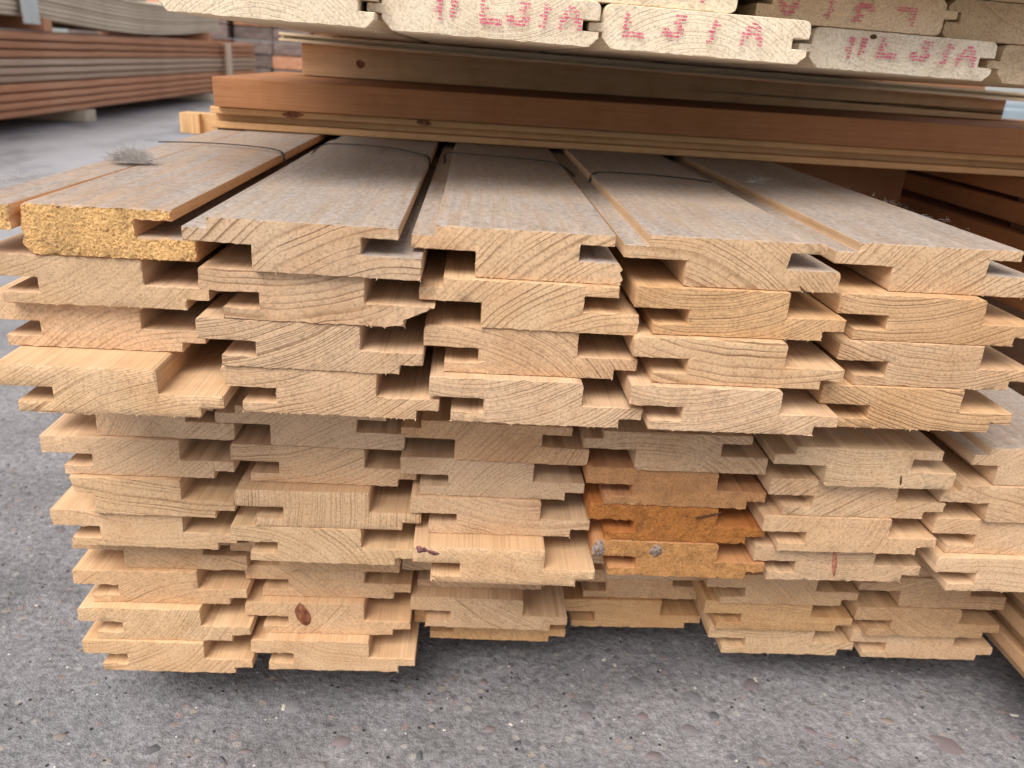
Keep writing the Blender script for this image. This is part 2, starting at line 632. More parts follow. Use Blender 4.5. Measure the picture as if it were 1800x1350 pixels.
for k in range(200):
    x = rp.uniform(-.46, .5); y = rp.uniform(.40, .80) if k < 150 else rp.uniform(.4, 1.15)
    if k >= 150:
        x = rp.uniform(-.62, -.25)
    s = min(.0078, .0018 + rp.expovariate(1 / .0019))
    pebble(x, y, s, s * rp.uniform(.55, .95), rp.uniform(0, 3.1), k)

# pale splinters of wood and grit lying about on the concrete
bm = bmesh.new()
rp = random.Random(11)
for k in range(300):
    x = rp.uniform(-.62, .55); y = rp.uniform(.36, 1.3)
    a = rp.uniform(0, 6.28); L = min(.0045, .0007 + rp.expovariate(1 / .0006)); wd = L * rp.uniform(.35, .95)
    if wd > .0016:
        wd = .0016
    c, s = math.cos(a), math.sin(a)
    hz = rp.uniform(.0006, .0016)
    base = Vector((x, y, .0008))
    vs = []
    for (dx, dy, dz) in [(-L, -wd, 0), (L, -wd * .7, .0003), (L * .9, wd, 0), (-L * .8, wd * .8, .0002), (-L * .6, 0, hz), (L * .55, 0, hz * .8)]:
        vs.append(bm.verts.new(base + Vector((dx * c - dy * s, dx * s + dy * c, dz))))
    for f in [(0, 1, 5, 4), (1, 2, 5), (2, 3, 4, 5), (3, 0, 4)]:
        bm.faces.new([vs[i] for i in f])
me = bpy.data.meshes.new('wood_chips'); bm.to_mesh(me); bm.free()
chips = link('wood_chips', me, flat_noise_material('chip', [(.3, (.40, .35, .29)), (.7, (.62, .58, .53))], 60))
chips.location = (0, 0, GZ)
chips['kind'] = 'stuff'
chips['label'] = 'pale wood splinters and grit scattered on the concrete'
chips['category'] = 'splinters'

# ------------------------------------------------------------------ tongue-and-groove boards
W, T, PT = .121, .02715, .02738           # board width, board thickness, row pitch
G_MB, G_UM = .00315, .02025               # lath gaps between the bundles


def prof_A(seed, r_tl=None, r_tr=None, cut=None):
    r = random.Random(seed)
    r_tl = r.choice([.0012, .002, .003, .004]) if r_tl is None else r_tl
    r_tr = r.choice([.001, .0018, .003, .0035]) if r_tr is None else r_tr
    j = lambda: r.uniform(-.0035, .0035)
    lt, lg, ll, st, to, bl = 0 + j(), .255 + j(), .1 + j(), .715 + j(), 1 + j(), .895 + j()
    gt, gb, sh, tb = .55 + j(), .235 + j(), .475 + j(), .205 + j()
    pts = [(ll, 0), (bl, 0), (bl, tb), (to, tb), (to, sh), (st, sh), (st, 1), (lt, 1), (lt, gt), (lg, gt), (lg, gb), (ll, gb)]
    rad = [.0006, .0006, .0004, .0008, .0008, .0006, r_tr, r_tl, .0009, .0005, .0005, .0006]
    return pts, rad


def prof_B(seed, **k):
    pts, rad = prof_A(seed, **k)
    return [(1 - u, 1 - v) for u, v in pts], rad


def to_m(pts):
    return [((u - .5) * W, (v) * T) for u, v in pts]


BO = {
    'u11': ('B', -202.8, 428.8, 1.3, 0.23), 'u12': ('A', -198.5, 430.2, 0.8, -0.21), 'u13': ('A', -205.2, 438.0, -2.2, -0.26), 'u14': ('A', -189.3, 410.0, 0.4, -0.91),
    'u21': ('B', -84.4, 413.9, 0.4, 0.83), 'u22': ('A', -79.3, 418.0, 1.1, 1.03), 'u23': ('A', -82.4, 418.3, 0.6, 1.3), 'u24': ('A', -73.2, 419.6, -0.6, 0.59),
    'u31': ('B', 30.5, 427.1, 0.7, 1.05), 'u32': ('B', 35.2, 423.8, 0.0, -0.16), 'u33': ('A', 38.1, 425.3, -1.0, 0.10), 'u34': ('A', 42.6, 418.5, 0.1, -0.00),
    'u41': ('B', 144.0, 424.1, 0.8, 0.40), 'u42': ('A', 152.4, 422.1, 2.2, 0.31), 'u43': ('A', 154.7, 417.6, 2.0, -0.55), 'u44': ('A', 155.3, 414.2, 2.4, -0.55),
    'u51': ('B', 267.6, 441.4, 0.7, -0.06), 'u52': ('A', 271.5, 433.3, 1.1, 0.02), 'u53': ('A', 277.1, 432.6, -0.2, -0.34), 'u54': ('A', 271.9, 431.6, 0.4, 0.67),
    'm11': ('B', -205.9, 480.4, -0.8, 0.09), 'm12': ('A', -207.0, 477.9, -0.1, 0.28), 'm13': ('A', -207.0, 474.2, 0.7, -0.18), 'm14': ('A', -208.9, 478.0, -1.0, 0.41),
    'm21': ('B', -96.0, 476.3, 0.7, 0.22), 'm22': ('A', -87.7, 476.7, -1.0, 0.50), 'm23': ('A', -83.6, 466.0, -1.2, 0.16), 'm24': ('A', -88.4, 466.1, -1.8, 0.08),
    'm31': ('B', 23.3, 465.2, -0.3, 0.42), 'm32': ('A', 23.3, 467.2, -2.5, 0.85), 'm33': ('A', 29.6, 465.0, -0.5, 0.20), 'm34': ('A', 33.2, 448.0, -1.1, 0.53),
    'm41': ('B', 138.7, 458.0, 0.9, 0.29), 'm42': ('A', 143.8, 460.6, 0.2, 0.10), 'm43': ('A', 148.1, 461.2, -0.0, 0.38), 'm44': ('A', 152.5, 460.3, -0.0, 0.30),
    'm51': ('B', 259.0, 447.0, -0.8, 0.29), 'm52': ('A', 263.3, 455.5, -0.7, 0.25), 'm53': ('A', 264.3, 454.9, 0.1, -0.56), 'm54': ('A', 264.3, 461.6, 0.1, -0.57),
    'm61': ('B', 378.2, 455.8, -0.1, -0.15), 'm62': ('B', 379.0, 454.6, 0.3, -0.37), 'm63': ('A', 383.5, 458.2, -0.2, -0.16), 'm64': ('A', 388.5, 453.6, -0.3, 0.13),
    'b11': ('B', -208.1, 497.1, -0.7, 0.31), 'b12': ('A', -209.3, 493.5, 0.0, -0.22), 'b13': ('A', -207.0, 486.9, -0.6, 0.20), 'b14': ('A', -205.9, 484.8, 0.5, -0.09),
    'b21': ('B', -99.8, 499.8, -0.0, 0.01), 'b22': ('A', -92.0, 505.2, -0.7, 0.49), 'b23': ('A', -91.4, 497.5, 0.1, -0.23), 'b24': ('A', -87.0, 489.3, 0.1, -0.28),
    'b31': ('B', 24.0, 520.0, 0, .4), 'b32': ('A', 20.5, 521.0, 0.3, .6), 'b33': ('A', 28.0, 507.5, 0.5, 1.07), 'b34': ('A', 31.0, 527.8, -0.4, 0.50),
    'b41': ('B', 139.0, 540.0, 0, 0.1), 'b42': ('B', 146.0, 538.0, 0, 0.0), 'b43': ('A', 155.0, 550.6, 0.1, 0.01), 'b44': ('A', 147.4, 547.7, 0.3, -0.26),
    'b51': ('B', 258.0, 515.0, 0, -.2), 'b52': ('A', 254.5, 510.3, -0.4, 0.27), 'b53': ('A', 257.4, 514.1, 0.3, -0.59), 'b54': ('A', 266.6, 518.9, -0.3, -0.49),
    'b61': ('B', 377.0, 513.0, 0, .1), 'b62': ('B', 375.0, 511.2, 0.4, 0.22), 'b63': ('A', 377.0, 510.1, -0.1, 0.35), 'b64': ('A', 382.8, 516.9, -0.3, -0.19),
    'b71': ('B', 499.0, 470.0, 0, 0), 'b72': ('A', 500.0, 452.0, 0, 0.1), 'b73': ('A', 505.0, 446.0, 0, 0.0), 'b74': ('A', 509.0, 440.0, 0, -.1),
}
BASE = {'b': 0.0, 'm': 4 * PT + G_MB, 'u': 8 * PT + G_MB + G_UM}
BUNDLE = {'b': 'lower bundle', 'm': 'middle bundle', 'u': 'upper bundle'}
ORD = ['', 'first', 'second', 'third', 'fourth', 'fifth', 'sixth', 'seventh']
DOWN = ['', 'top row', 'second row down', 'third row down', 'bottom row']
# colour of the single board: brightness and warmth
TONE = {
    'u11': (1.18, 1.02, .84), 'u12': (.98, .98, 1.0), 'u13': (1.06, 1.05, 1.03), 'u14': (1.05, 1.04, .98), 'u21': (.95, .97, 1.0), 'u22': (.95, .94, .94),
    'u23': (.95, .95, .95), 'u24': (.99, .98, .97), 'u31': (1.02, 1.0, .95), 'u32': (1.03, 1.02, .97), 'u33': (.97, .93, .88), 'u34': (1.0, 1.0, 1.0),
    'u41': (.97, .96, .92), 'u42': (.96, .87, .72), 'u43': (1.0, .98, .93), 'u44': (1.04, 1.05, 1.07), 'u51': (.99, 1.0, .98), 'u52': (.94, .87, .76),
    'u53': (.94, .91, .87), 'u54': (.95, .88, .76), 'm41': (.88, .86, .83), 'm42': (.72, .53, .41), 'm43': (.68, .38, .18), 'm44': (.80, .57, .40),
    'm51': (.99, 1.0, .98), 'm61': (1.0, 1.0, 1.0), 'b14': (1.08, 1.03, .93), 'b13': (1.10, 1.08, 1.0), 'b23': (1.08, 1.03, .95), 'b24': (1.08, 1.04, .97),
    'b34': (1.02, .88, .66), 'b44': (1.0, .88, .68), 'b53': (1.0, .88, .68), 'b52': (.98, .92, .82), 'm31': (.95, .87, .78), 'b54': (1.06, 1.05, .98),
    'm23': (1.03, 1.02, .98), 'm34': (1.05, 1.03, .97), 'm64': (1.04, 1.04, 1.03), 'm24': (1.03, 1.02, .95), 'm14': (1.05, 1.03, .97), 'm13': (1.05, 1.04, .98),
}
SPACING = {'u31': .0040, 'u32': .0036, 'u21': .0052, 'u42': .0017, 'u43': .0046, 'u44': .0019, 'u41': .0030, 'u51': .0034, 'u22': .0042, 'u33': .0019,
           'u34': .0020, 'u24': .0022, 'u23': .0018, 'u52': .0024, 'u53': .0022, 'u54': .0023, 'm14': .0050, 'm13': .0044, 'm62': .0042, 'm64': .0048, 'b53': .002}
PITH = {'u31': (.14, -.15), 'u32': (.055, -.075), 'u33': (-.05, -.08), 'u34': (-.04, .13), 'u21': (.06, -.09), 'u22': (-.03, .15), 'u23': (-.08, .16), 'u24': (-.06, .16),
        'u41': (-.05, -.10), 'u42': (-.02, .12), 'u43': (.01, .16), 'u44': (-.035, .12), 'u51': (.10, -.085), 'u52': (-.03, .16), 'u53': (.0, .17), 'u54': (.04, .17),
        'm14': (.0, .24), 'm13': (.03, .26), 'm62': (.05, .28), 'b53': (.03, .3), 'm23': (-.12, .02), 'b24': (.02, .11), 'm54': (.0, .10)}
LABEL = {
    'u11': 'board with rough spongy yellow cut end and grey fluff on its dusty top',
    'u14': 'board jutting forward, its pale planed edge lit, bottom row below the spongy-ended board',
    'u22': 'board with a torn splintered tongue, second row down, second column from the fluff',
    'u31': 'dusty-topped board with broken ragged lower lip, third column from the fluff',
    'u32': 'board with bold curved rings, tucked under the one with broken lower lip',
    'u41': 'dusty-topped board with a small notch in its rounded lower lip',
    'u51': 'dusty-topped board at the open edge of the upper bundle, farthest from the fluff',
    'm42': 'orange-tinged board, uppermost of the three orange ends in the middle bundle',
    'm43': 'deep orange resinous board with a crack, between two other orange ends',
    'm44': 'orange board with a grey resin patch, lowest of the three orange ends',
    'm33': 'board directly above the jutting one with a purple bark spot on its corner',
    'm34': 'pale board jutting forward with a purple bark spot, bottom row of middle bundle',
    'm51': 'board with a small dark nail hole near its lower edge, middle bundle',
    'm54': 'board with a red wedge-shaped resin streak, bottom row of the middle bundle',
    'm61': 'dusty-topped board with chipped short tongue, beside the upper bundle on the middle one',
    'b23': 'board with a reddish brown oval knot on its end, lower bundle',
}


def tone_word(t):
    if t[2] < .8:
        return 'honey-coloured'
    return 'pale' if t[0] > 1.0 else 'light brown'


rt = random.Random(3)
colphi, colbase = {}, {}
for k, v in BO.items():
    colphi.setdefault(k[:2], []).append(v[4])
    colbase.setdefault(k[:2], []).append(v[3])
boards = {}
for key, (ty, X, Y, dz, phi) in BO.items():
    bnd, col, row = key[0], int(key[1]), int(key[2])
    seed = sum(ord(c) * 31 ** i for i, c in enumerate(key))
    pts, rad = (prof_A if ty == 'A' else prof_B)(seed)
    kw = {}
    kw['slope'] = rt.uniform(-.012, .012)
    if key == 'u11':      # left side split away along the grain
        pts = [(.285, .05), (.30, 0), (1, 0), (1, .45), (.745, .45), (.745, .77), (.905, .77), (.905, 1), (.293, 1), (.273, .93), (.268, .75), (.262, .6), (.27, .35), (.255, .22)]
        rad = [0, 0, .001, .001, .0004, .0004, .0006, .0006] + [0] * 6
        kw.update(end_amp=.0006, end_freq=700, grid=.0010, jag=.0004, step=.0022, ragged=.0008, bevel=.0006)
    if key == 'u31':      # lower lip broken off short
        pts = [(.285, 0), (.94, 0), (.952, .12), (.935, .26), (.945, .33), (.925, .45), (.745, .45), (.745, .77), (.9, .77), (.9, 1), (.105, 1), (.105, .79), (0, .79), (0, .52), (.285, .52)]
        rad = [.002, .0006, 0, 0, 0, .0006, .0004, .0004, .0005, .0005, .0006, .0004, .0006, .0008, .0006]
    if key == 'u22':      # torn tongue
        pts = [(.1, 0), (.70, 0), (.74, -.018), (.80, .0), (.84, .03), (.89, .02), (.885, .17), (.93, .24), (.97, .33), (1.02, .46), (.93, .47), (.715, .475), (.715, 1), (0, 1), (0, .55), (.255, .55), (.255, .235), (.1, .235)]
        rad = [.0005] + [0] * 10 + [.0006, .0006, .0022, .001, .0005, .0005, .0006]
        kw.update(ragged=.0008, jag=.0003)
    if key == 'u41':      # notch in the lip, large rounding
        pts = [(.285, 0), (.80, 0), (.835, .0), (.815, .12), (.855, .0), (1, 0), (1, .45), (.745, .45), (.755, .77), (.9, .77), (.915, .95), (.9, 1), (.105, 1), (.105, .79), (0, .79), (0, .52), (.285, .52)]
        rad = [.001, 0, 0, 0, 0, .004, .003, .0004, .0004, 0, 0, .0005, .0006, .0004, .0006, .0008, .0006]
    if key == 'u24':
        pts[7] = (.005, 1); pts[8] = (.03, .55)
        rad[7] = .004
    if key == 'm61':      # chipped, short tongue
        pts = [(.285, 0), (1, 0), (1, .45), (.745, .45), (.745, .77), (.9, .77), (.9, 1), (.215, 1), (.215, .79), (.135, .79), (.13, .52), (.285, .52)]
        rad = [.001, .003, .001, .0004, .0004, .0006, .0006, .0006, .0004, .0006, .0008, .0006]
    if key == 'm13':      # lower lip split off
        pts = [(.24, 0), (.895, 0), (.895, .205), (1, .205), (1, .475), (.715, .475), (.715, 1), (.13, 1), (.15, .60), (.255, .55), (.25, .3)]
        rad = [0, .0006, .0004, .0008, .0008, .0006, .001, .0008, 0, 0, 0]
    if key in ('m42', 'm43', 'm44'):
        kw.update(end_amp=.0007 if key == 'm43' else .0004, end_freq=420, grid=.0017, jag=.0003, ragged=.0004, step=.0025)
    if key in ('u14', 'm34', 'm23'):     # edge planed back: a wide arris
        kw.update(bevel=.0014)
    me = extruded('tongue_and_groove_board', fillet(to_m(pts), rad), 1.35, seed=seed, **kw)
    RE = {'u11': 1.0, 'm43': .9, 'm42': .6, 'm44': .9, 'u12': .3}
    DU = ('u11', 'u21', 'u31', 'u41', 'u51', 'm61')
    o = link('tongue_and_groove_board', me, PINE_TORN if key in RE else PINE_DUSTY if key in DU else PINE)
    cphi = sum(colphi[key[:2]]) / len(colphi[key[:2]])
    cphi = max(-.55, min(.55, cphi))
    cdz = sum(colbase[key[:2]]) / len(colbase[key[:2]]) / 1000
    lev = 4 - row
    ph = RAD(cphi + max(-.09, min(.09, (phi - cphi) * .12)))
    o.location = (X / 1000, Y / 1000, BASE[bnd] + lev * PT + cdz)
    o.rotation_euler = (0, ph, RAD(rt.uniform(-.12, .12)))
    tn = TONE.get(key)
    if tn is None:
        b_ = rt.uniform(.90, 1.08); c_ = rt.uniform(-.12, .05)
        if bnd == 'b':
            c_ -= .08
        tn = (b_, b_ * (1 + c_ * .4), b_ * (1 + c_))
    wood_props(o, seed, tn, dust=1.0 if key in DU else 0,
               rough_end=RE.get(key, 0.0), spacing=SPACING.get(key), pith=PITH.get(key),
               grain=1.25 if key in ('u31', 'u32', 'u21', 'u41', 'u51') else rt.uniform(.9, 1.15) if bnd == 'u' else rt.uniform(.6, 1.0))
    lab = LABEL.get(key)
    if not lab:
        lab = '%s pine board, %s, %s column from the fluff side, %s' % (tone_word(tn), DOWN[row], ORD[col], BUNDLE[bnd])
    tag(o, lab, 'board', 'boards of the ' + BUNDLE[bnd])
    boards[key] = o

# the strip split from the spongy-ended board
sp = [(.0, .53), (.23, .50), (.252, .56), (.238, .72), (.252, .86), (.246, 1), (.02, 1), (-.004, .8)]
me = extruded('split_strip', fillet(to_m(sp), [.0006] * 8, 2), .62, end_amp=.0006, end_freq=700, grid=.0012, jag=.0004, step=.0025, ragged=.0006, seed=77)
for v in me.vertices:       # the split closes towards the back
    v.co.x += .0032 * min(1.0, max(0, v.co.y) / .2)
so = link('split_strip', me, PINE_TORN)
so.location = boards['u11'].location + Vector((0, -.004, -.0004))
so.rotation_euler = boards['u11'].rotation_euler
wood_props(so, 5, (1.18, 1.02, .84), dust=1.0, rough_end=1.0)
tag(so, 'narrow split-off strip with spongy end lying along the fluff-topped board', 'wood strip')


# marks on the board ends ------------------------------------------------------
def end_patch(name, board, u, v, ru, rv, mat, n=16, seed=0, rot=0.0, yoff=-.00045, wob=.3, parent=None):
    """thin irregular disc seated on the sawn end (u, v in board fractions, radii in metres)"""
    r = random.Random(seed)
    bm = bmesh.new()
    cx, cz = (u - .5) * W, v * T
    ring, ring2 = [], []
    for i in range(n):
        a = 2 * math.pi * i / n
        q = 1 + wob * noise.noise(Vector((math.cos(a) * 1.3, math.sin(a) * 1.3, seed * 3.7)))
        x, z = math.cos(a) * ru * q, math.sin(a) * rv * q
        x, z = x * math.cos(rot) - z * math.sin(rot), x * math.sin(rot) + z * math.cos(rot)
        ring.append(bm.verts.new((cx + x, .0005, cz + z)))
        ring2.append(bm.verts.new((cx + x * .9, yoff, cz + z * .9)))
    c = bm.verts.new((cx, yoff - .0001, cz))
    for i in range(n):
        j = (i + 1) % n
        bm.faces.new((ring[i], ring[j], ring2[j], ring2[i]))
        bm.faces.new((ring2[i], ring2[j], c))
    bmesh.ops.recalc_face_normals(bm, faces=bm.faces)
    me = bpy.data.meshes.new(name); bm.to_mesh(me); bm.free()
    for f in me.polygons:
        f.use_smooth = True
    return link(name, me, mat, board)


KNOT = flat_noise_material('knot', [(.35, (.13, .038, .02)), (.55, (.27, .10, .048)), (.75, (.40, .18, .09))], 260, .6, .3, .0006, (1, 1, .6))
BARK = flat_noise_material('bark', [(.35, (.09, .03, .03)), (.55, (.24, .10, .10)), (.75, (.42, .24, .20))], 420, .7, .5, .001)
RESIN = flat_noise_material('resin', [(.35, (.14, .09, .06)), (.5, (.28, .21, .175)), (.72, (.42, .385, .38))], 620, .5, .2, .0005)
REDRESIN = flat_noise_material('resin_streak', [(.35, (.30, .10, .055)), (.6, (.48, .22, .14)), (.75, (.60, .36, .25))], 220, .6, .2, .0005)
HOLE = flat_noise_material('hole', [(.3, (.05, .025, .012)), (.7, (.12, .06, .03))], 300, .9, .2, .0005)
end_patch('knot', boards['b23'], .345, .62, .0055, .0105, KNOT, seed=1, rot=.38, wob=.18, n=22)
end_patch('bark_spot', boards['m34'], .045, .93, .0035, .0028, BARK, seed=2, wob=.7)
end_patch('bark_spot', boards['m34'], .105, .86, .0042, .0016, BARK, seed=3, rot=-.25, wob=.7)
end_patch('resin_patch', boards['m44'], .36, .76, .0042, .0042, RESIN, seed=4, wob=.35, n=22, yoff=-.0006)
end_patch('resin_patch', boards['m44'], .035, .76, .0044, .0062, RESIN, seed=5, wob=.25, n=22, yoff=-.0006)
end_patch('resin_streak', boards['m54'], .475, .55, .0022, .0112, REDRESIN, seed=6, rot=.18, wob=.4)
end_patch('nail_hole', boards['m51'], .70, .22, .0006, .0038, HOLE, seed=7, rot=.12, wob=.5)
end_patch('crack', boards['m43'], .66, .80, .0085, .0006, HOLE, seed=8, rot=.32, wob=.5, yoff=-.0012)
end_patch('crack', boards['u22'], .52, .985, .002, .0004, HOLE, seed=9, rot=-.1)

def splinters(board, seed, count):
    """torn fibres along the lower arris of the sawn end"""
    r = random.Random(seed)
    bm = bmesh.new()
    vs_ = [v.co for v in board.data.vertices if v.co.y < .004]
    low = [c for c in vs_ if c.z < .0016]
    if not low:
        return
    for _ in range(count):
        c = r.choice(low)
        p = Vector((c.x, r.uniform(-.0001, .0006), c.z + .0002))
        L = r.uniform(.0005, .0017); wd = r.uniform(.00012, .00035)
        d = Vector((r.uniform(-.8, .8), r.uniform(-.9, .1), r.uniform(-.9, .1))).normalized()
        s_ = Vector((1, 0, 0)) * wd
        a = bm.verts.new(p - s_); b = bm.verts.new(p + s_); t = bm.verts.new(p + d * L); u_ = bm.verts.new(p + Vector((0, .0004, .0003)))
        bm.faces.new((a, b, t)); bm.faces.new((b, u_, t)); bm.faces.new((u_, a, t))
    me = bpy.data.meshes.new('splinters'); bm.to_mesh(me); bm.free()
    link('splinters', me, SPL, board)['kind'] = 'stuff'


SPL = flat_noise_material('torn_fibre', [(.3, (.50, .34, .21)), (.7, (.68, .50, .33))], 300, .8, 0, .001)
for key in boards:
    if key not in ('u11',) and key[1] != '7':
        splinters(boards[key], 31 + len(key) + ord(key[0]) * 7 + ord(key[1]) * 3 + ord(key[2]), {'u': 11, 'm': 6, 'b': 4}[key[0]] * (3 if key in ('u22', 'u31', 'u24') else 1))

# ------------------------------------------------------------------ laths and bearers between the bundles
ztop = BASE['u'] + 4 * PT


def plain_board(name, x0, x1, y0, depth, z0, th, mat, seed, tone, r=.001, groove=None, dust=.1, **kw):
    """a board lying across the pile: runs along +X from x0, its near edge at y0"""
    if groove:
        g0, g1, gd = groove
        pts = [(-depth / 2, 0), (depth / 2, 0), (depth / 2, g0), (depth / 2 - gd, g0), (depth / 2 - gd, g1), (depth / 2, g1), (depth / 2, th), (-depth / 2, th)]
        pr = fillet(pts, [r, r, .0008, .0004, .0004, .0008, r, r], 3)
    else:
        pr = rounded_box_profile(depth, th, r)
    me = extruded(name, pr, x1 - x0, seed=seed, step=.006, grid=.006, **kw)
    o = link(name, me, mat)
    o.location = (x0, y0 + depth / 2, z0)
    o.rotation_euler = (0, 0, -math.pi / 2)
    wood_props(o, seed, tone, dust=dust)
    return o


tag(plain_board('bearer', -.27, .57, .78, .075, GZ, -GZ - .001, PINE, 201, (.8, .8, .8)), 'squared timber bearer under the pile resting on concrete', 'bearer')
tag(plain_board('spacer_lath', -.27, .34, .80, .045, BASE['m'] + 4 * PT + .0006, G_UM - .0012, PINE, 202, (.9, .9, .9)), 'lath lying between the upper and the middle bundle', 'lath')
tag(plain_board('spacer_lath', -.27, .44, .85, .045, 4 * PT + .0004, G_MB - .0008, PINE, 203, (.9, .9, .9), r=.0003), 'thin lath lying between the middle and the lower bundle', 'lath')

# crosswise timbers on top of the upper bundle
zb = ztop + .0008
tg = plain_board('grooved_cross_board', -.262, .80, .862, .12, zb, .0205, PINE, 210, (1.02, .88, .68), r=.0016, groove=(.0068, .0140, .016))
tag(tg, 'pale grooved board laid crosswise on the dusty top row', 'board')
bb = plain_board('brown_beam', -.254, .78, .848, .30, zb + .0215, .0275, BROWN, 211, (1.42, 1.24, 1.02), r=.0012, dust=.35)
tag(bb, 'reddish brown beam laid crosswise on the pale grooved board', 'beam')
pb = plain_board('pale_plank', -.203, .655, 1.03, .07, zb + .0500, .0347, PINE, 212, (1.02, .98, .88), r=.001)
for v in pb.data.vertices:          # the plank thins out along its length
    if v.co.z > .017:
        v.co.z -= .0131 * v.co.y
tag(pb, 'thick pale plank resting on the reddish brown beam', 'plank')
end_patch('knot', tg, .5, .5, .001, .001, KNOT, seed=20)
bpy.data.objects.remove(tg.children[0])
tp = plain_board('thin_grooved_board', -.2235, .71, 1.005, .12, zb + .0855, .0092, PALE, 213, (.95, .90, .80), r=.001, groove=(.0030, .0062, .012))
tp.rotation_euler = (-RAD(.75), 0, -math.pi / 2)
tag(tp, 'thin grooved board carrying the red-stamped boards', 'board')


def side_knot(parent, x, z, rx, rz, seed, mat=KNOT):
    """knot on the near edge of a crosswise board; local y runs along it, local +x faces the camera"""
    bm = bmesh.new()
    xs = max(v.co.x for v in parent.data.vertices)
    ring, ring2 = [], []
    for i in range(12):
        a = 2 * math.pi * i / 12
        q = 1 + .3 * noise.noise(Vector((math.cos(a), math.sin(a), seed * 2.3)))
        ring.append(bm.verts.new((xs - .0006, x + math.cos(a) * rx * q, z + math.sin(a) * rz * q)))
        ring2.append(bm.verts.new((xs + .0004, x + math.cos(a) * rx * q * .9, z + math.sin(a) * rz * q * .9)))
    bm.faces.new(ring2)
    for i in range(12):
        j = (i + 1) % 12
        bm.faces.new((ring[i], ring[j], ring2[j], ring2[i]))
    bmesh.ops.recalc_face_normals(bm, faces=bm.faces)
    me = bpy.data.meshes.new('knot'); bm.to_mesh(me); bm.free()
    return link('knot', me, mat, parent)


side_knot(tg, .082, .0172, .011, .003, 1)
side_knot(tg, .212, .0172, .008, .003, 2)
side_knot(pb, .068, .016, .006, .005, 3)

# offcut with an upright groove at the end of the cross board
pts = [(-.020, 0), (-.012, 0), (-.012, .007), (-.002, .007), (-.002, 0), (.008, 0), (.008, .006), (.020, .006), (.020, .03), (-.020, .03)]
me = extruded('grooved_offcut', fillet(pts, [.0006] * 10, 2), .020, seed=31, step=.004, grid=.004)
oc = link('grooved_offcut', me, PINE)
oc.rotation_euler = (math.pi / 2, 0, 0)
oc.location = (-.279, .905, ztop - .003)
# swept direction y -> z, profile z -> -y ; turn it so that the grooves face the camera
oc.rotation_euler = (math.pi / 2, 0, math.pi)
oc.location = (-.281, .880, ztop - .0085)
wood_props(oc, 31, (1.12, 1.05, .86))
tag(oc, 'small pale grooved offcut at the end of the pale cross board', 'offcut')

# ------------------------------------------------------------------ red-stamped boards above
TW, TT = .1265, .0248


def vjoint_profile(flip=False):
    pts = [(.006, 0), (TW - .005, 0), (TW, .005), (TW, .0085), (TW - .010, .0085), (TW - .010, .0145), (TW, .0145), (TW, TT), (0, TT),
           (0, .0140), (-.0085, .0140), (-.0085, .0090), (0, .0090), (0, .006)]
    rad = [.0004, .0004, .0004, .0006, .0003, .0003, .0006, .0055, .0075, .0004, .0012, .0012, .0004, .0004]
    if flip:
        pts = [(TW - x, TT - z) for x, z in pts]
    return fillet(pts, rad, 5)


RED = None


def red_material():
    g = NT('red_stamp_ink')
    tc = g.n('ShaderNodeTexCoord')
    f = g.noise(tc.outputs['Object'], 700, 3, .7)
    g.l(g.ramp(f, [(.3, (.52, .05, .12)), (.7, (.70, .15, .24))]), g.b.inputs['Base Color'])
    g.b.inputs['Roughness'].default_value = .7
    # worn ink: the wood shows through between the dots
    tr = g.n('ShaderNodeBsdfTransparent')
    mx = g.n('ShaderNodeMixShader')
    f2 = g.noise(tc.outputs['Object'], 900, 2, .6)
    g.l(g.rng(f2, .34, .50, .08, .93), mx.inputs[0])
    g.l(tr.outputs[0], mx.inputs[1]); g.l(g.b.outputs[0], mx.inputs[2])
    g.l(mx.outputs[0], g.out.inputs[0])
    return g.m


RED = red_material()
GLYPH = {
    'II': ['11..11', '11..11', '.1..11', '11..1.', '11..11', '.1..1.', '.1....'],
    'L': ['1.....', '1.....', '11....', '1.....', '11....', '111111', '111111'],
    'J': ['...111', '....11', '...11.', '....1.', '11..11', '111111', '.1111.'],
    'I': ['..1...', '..11..', '..1...', '.11...', '..1...', '..1...', '.11...'],
    'A': ['..11..', '.1111.', '.1..1.', '111111', '11..11', '1....1', '1....1'],
}


def stamp(board, glyph, x0, z0, wd, ht, seed, flip=False, shear=0.06):
    r = random.Random(seed)
    rows = GLYPH[glyph]
    bm = bmesh.new()
    for j, row in enumerate(rows):
        for i, c in enumerate(row):
            if c != '1':
                continue
            uu, vv = (i + .5) / 6, 1 - (j + .5) / 7
            if flip:
                uu, vv = 1 - uu, 1 - vv
            x = x0 + uu * wd + vv * ht * shear + r.uniform(-.0003, .0003)
            z = z0 + vv * ht + r.uniform(-.0002, .0002)
            a, b = wd / 6 * r.uniform(.42, .6), ht / 7 * r.uniform(.25, .42)
            q = [bm.verts.new((x + dx * a * r.uniform(.8, 1.1), -.0009, z + dz * b * r.uniform(.8, 1.1) + dx * a * -.1)) for dx, dz in ((-1, -1), (1, -1), (1, 1), (-1, 1))]
            bm.faces.new(q)
    me = bpy.data.meshes.new('red_stamp_mark'); bm.to_mesh(me); bm.free()
    return link('red_stamp_mark', me, RED, board)


